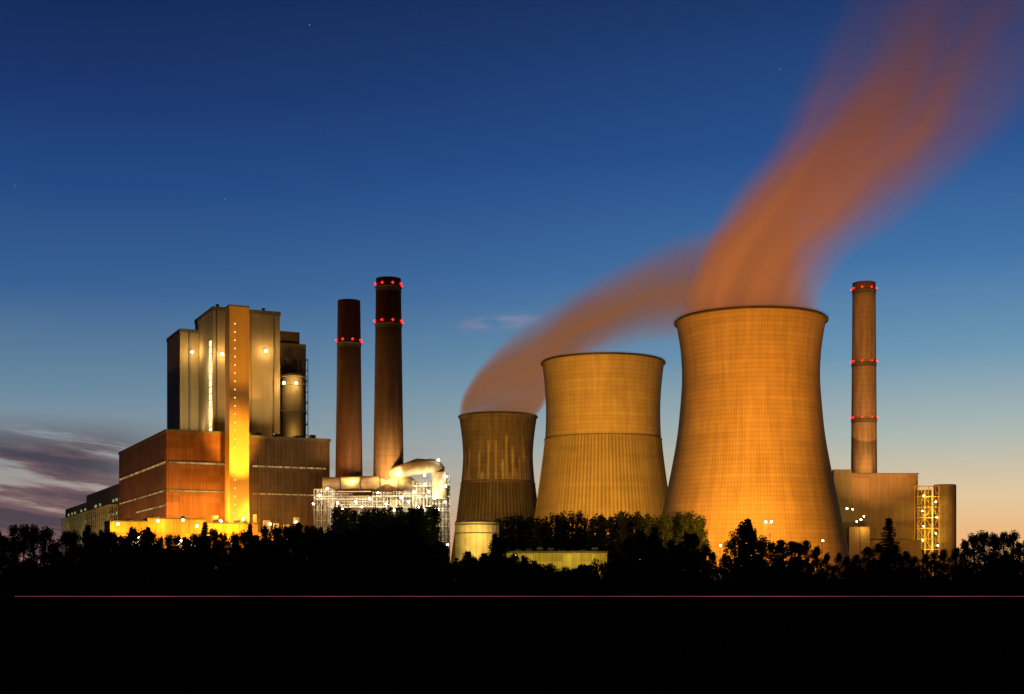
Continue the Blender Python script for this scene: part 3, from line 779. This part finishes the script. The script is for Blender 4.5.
def tree_mesh(kind, hgt=18.0):
    t = G(); c = G()
    if kind == 'round':
        lean = random.uniform(-.6,.6)
        t.tube([(0,0,0),(lean*.3,0,hgt*.3),(lean,0,hgt*.6),(lean,0,hgt*.88)],[.42,.32,.2,.05],8)
        wid = hgt*random.uniform(.22,.33); sh = random.uniform(.35,1.1)
        for i in range(50):
            zz = random.uniform(.14,.97); pr = math.sin(math.pi*min(1,(zz+.1)/1.07))**sh
            a = random.uniform(0,6.28); rr = wid*pr*math.sqrt(random.random())*random.uniform(.8,1.2)
            p = (lean+rr*math.cos(a), rr*math.sin(a), zz*hgt)
            if i % 3 == 0: t.tube([(lean*.6,0,max(1.5,zz*hgt*.6)),(p[0]*.5,p[1]*.5,zz*hgt*.85),p],[.16,.1,.03],5)
            s_ = random.uniform(.8,1.6); leafy(c, p, (s_*1.2,s_*1.2,s_), int(80*s_), .32)
        for i in range(9):
            a = random.uniform(0,6.28); leafy(c, (lean+math.cos(a)*random.uniform(0,1.5), math.sin(a), hgt*random.uniform(.86,1)), (.5,.5,.9), 30, .28)
    elif kind == 'poplar':
        t.tube([(0,0,0),(0,0,hgt*.5),(0,0,hgt*.95)],[.35,.22,.04],8)
        for i in range(50):
            zz = random.uniform(.08,1); wid = hgt*.085*min(1,(1.04-zz)*3)
            a = random.uniform(0,6.28); rr = wid*math.sqrt(random.random())
            p = (rr*math.cos(a), rr*math.sin(a), zz*hgt)
            if i % 4 == 0: t.tube([(0,0,max(1,zz*hgt-2.5)),p],[.1,.03],5)
            leafy(c, p, (.75,.75,1.4), 60, .3)
    elif kind == 'spruce':
        t.tube([(0,0,0),(0,0,hgt*.5),(0,0,hgt)],[.4,.22,.03],8)
        z_ = hgt*.08
        while z_ < hgt*.99:
            rr = (1-z_/hgt)**.85*hgt*.24+.15; nb_ = max(4, int(rr*3.2))
            for i in range(nb_):
                a = 6.28*i/nb_+random.uniform(-.3,.3); L_ = rr*random.uniform(.6,1.2)
                t.tube([(0,0,z_),(L_*math.cos(a),L_*math.sin(a),z_-L_*.22)],[.07,.02],4)
                for j in range(3):
                    q_ = (.35+.32*j)*L_; leafy(c, (q_*math.cos(a),q_*math.sin(a),z_-q_*.22), (.5,.5,.28), 16, .26)
            z_ += .55+.25*rr*.3
        leafy(c, (0,0,hgt*.97), (.2,.2,.8), 20, .2)
    else:
        for i in range(6):
            a = i*1.05; t.tube([(0,0,0),(math.cos(a)*1.2,math.sin(a)*1.2,hgt*.5),(math.cos(a)*2,math.sin(a)*2,hgt*.8)],[.15,.09,.03],5)
        for i in range(26):
            a = random.uniform(0,6.28); rr = hgt*.42*math.sqrt(random.random()); zz = random.uniform(.12,.95)
            s_ = random.uniform(.8,1.4); leafy(c, (rr*math.cos(a)*(1.2-zz*.6), rr*math.sin(a)*(1.2-zz*.6), zz*hgt), (s_,s_,s_*.9), int(70*s_), .33)
    tm = bpy.data.meshes.new('trunk'); tm.from_pydata(t.v,[],t.f); tm.materials.append(bark)
    cm_ = bpy.data.meshes.new('crown'); cm_.from_pydata(c.v,[],c.f); cm_.materials.append(leafm)
    return tm, cm_
kinds = {'round':[tree_mesh('round') for _ in range(8)], 'poplar':[tree_mesh('poplar') for _ in range(3)], 'spruce':[tree_mesh('spruce') for _ in range(2)], 'bush':[tree_mesh('bush',7.0) for _ in range(3)]}
NAM = {'round':('deciduous_tree','dark broad leafy tree at the field edge','tree','leafy trees along the field edge'),
       'poplar':('poplar_tree','narrow upright poplar in a row beside plant','tree','row of poplars before the plant'),
       'spruce':('spruce_tree','dark pointed spruce at the field edge','tree','spruces along the field edge'),
       'bush':('shrub','dark rounded shrub at the field edge','shrub','shrubs along the field edge')}
def plant(kind, u, D, vtop, fat=1.0):
    nm, lb, ct, gp = NAM[kind]; hh = WZ(vtop, D); base = 7.0 if kind == 'bush' else 18.0; s_ = hh/base
    t = thing(nm, (WX(u,D), D, 0), random.uniform(0,6.28), lb, ct, gp); t.scale = (s_*fat, s_*fat, s_)
    tm, cm_ = random.choice(kinds[kind])
    for nme, me in (('trunk',tm),('crown',cm_)):
        o = bpy.data.objects.new(nme, me); o.parent = t; COL.objects.link(o)
TOP = [(-60,530),(0,528),(40,526),(60,532),(85,527),(104,530),(112,534),(125,528),(150,530),(170,536),(196,535),(205,528),(225,534),(250,528),(275,525),(300,525),(320,527),(345,524),(375,526),(400,525),(415,530),(430,538),(450,548),(470,553),(480,552),(495,534),(508,543),(530,558),(545,563),(560,559),(575,566),(590,563),(612,554),(630,534),(650,527),(665,538),(680,534),(700,536),(718,556),(735,532),(750,521),(765,540),(785,527),(800,540),(830,547),(850,549),(872,546),(905,545),(930,554),(955,545),(978,533),(1005,530),(1040,534),(1100,530)]
u = -55
while u < 1090:
    D = random.uniform(440,520); v = interp(TOP, u)+random.choice([0,0,1,3,6,10])+random.uniform(-2,2)
    if HV-v > 26: plant('round', u, D, v, random.uniform(.75,1.05)); u += random.uniform(7.5,12)
    else: plant('bush', u, D, v, random.uniform(.9,1.3)); u += random.uniform(7,11)
u = 100
while u < 440:
    plant('round', u, random.uniform(425,445), interp(TOP,u)+random.uniform(8,16), random.uniform(.9,1.2)); u += random.uniform(12,17)
u = -55
while u < 1090:
    v = max(interp(TOP, u)+18, 556)+random.uniform(0,12); plant('bush', u, random.uniform(415,440), v, random.uniform(.9,1.3)); u += random.uniform(9,14)
for u, v, f_ in ((889,517,1.05),(748,518,1.3),(495,533,1.2),(205,521,.9),(655,526,1.1),(298,521,.8),(88,524,1.0),(148,526,.8),(250,523,.8)):
    plant('spruce', u, 432, v, f_)
u = 334
while u < 436: plant('poplar', u, random.uniform(570,600), random.uniform(508,519), 1.1); u += random.uniform(4,6)
for u, P in ((362,3200),(405,3600)): light('POINT', (WX(u,548), 545, 24), P, (.85,.85,.25))
u = 498
while u < 705: 
    plant('poplar', u, random.uniform(625,650), random.uniform(515,522), random.uniform(.95,1.25)); u += random.uniform(4,6)
g = G(); nseg = 260
for i in range(nseg+1):
    x_ = -260+520*i/nseg; hh = 4.2+1.6*math.sin(i*.37)+1.1*math.sin(i*1.13)+random.uniform(-.5,.5)
    for yy, zz in ((-3,0),(-2,hh*.7),(0,hh),(2,hh*.7),(3,0)): g.v.append((x_+random.uniform(-.5,.5), yy, zz))
for i in range(nseg):
    for j in range(4): k = i*5+j; g.f.append((k,k+5,k+6,k+1))
for i in range(900):
    x_ = random.uniform(-260,260); leafy(g, (x_, random.uniform(-3,3), random.uniform(1,6)), (1.6,1.2,1.2), 22, .4)
ug = obj('undergrowth', g, leafm); ug.location = (0,475,0); ug["kind"] = "stuff"; ug["label"] = 'dark tangled undergrowth below the tree line'; ug["category"] = 'undergrowth'
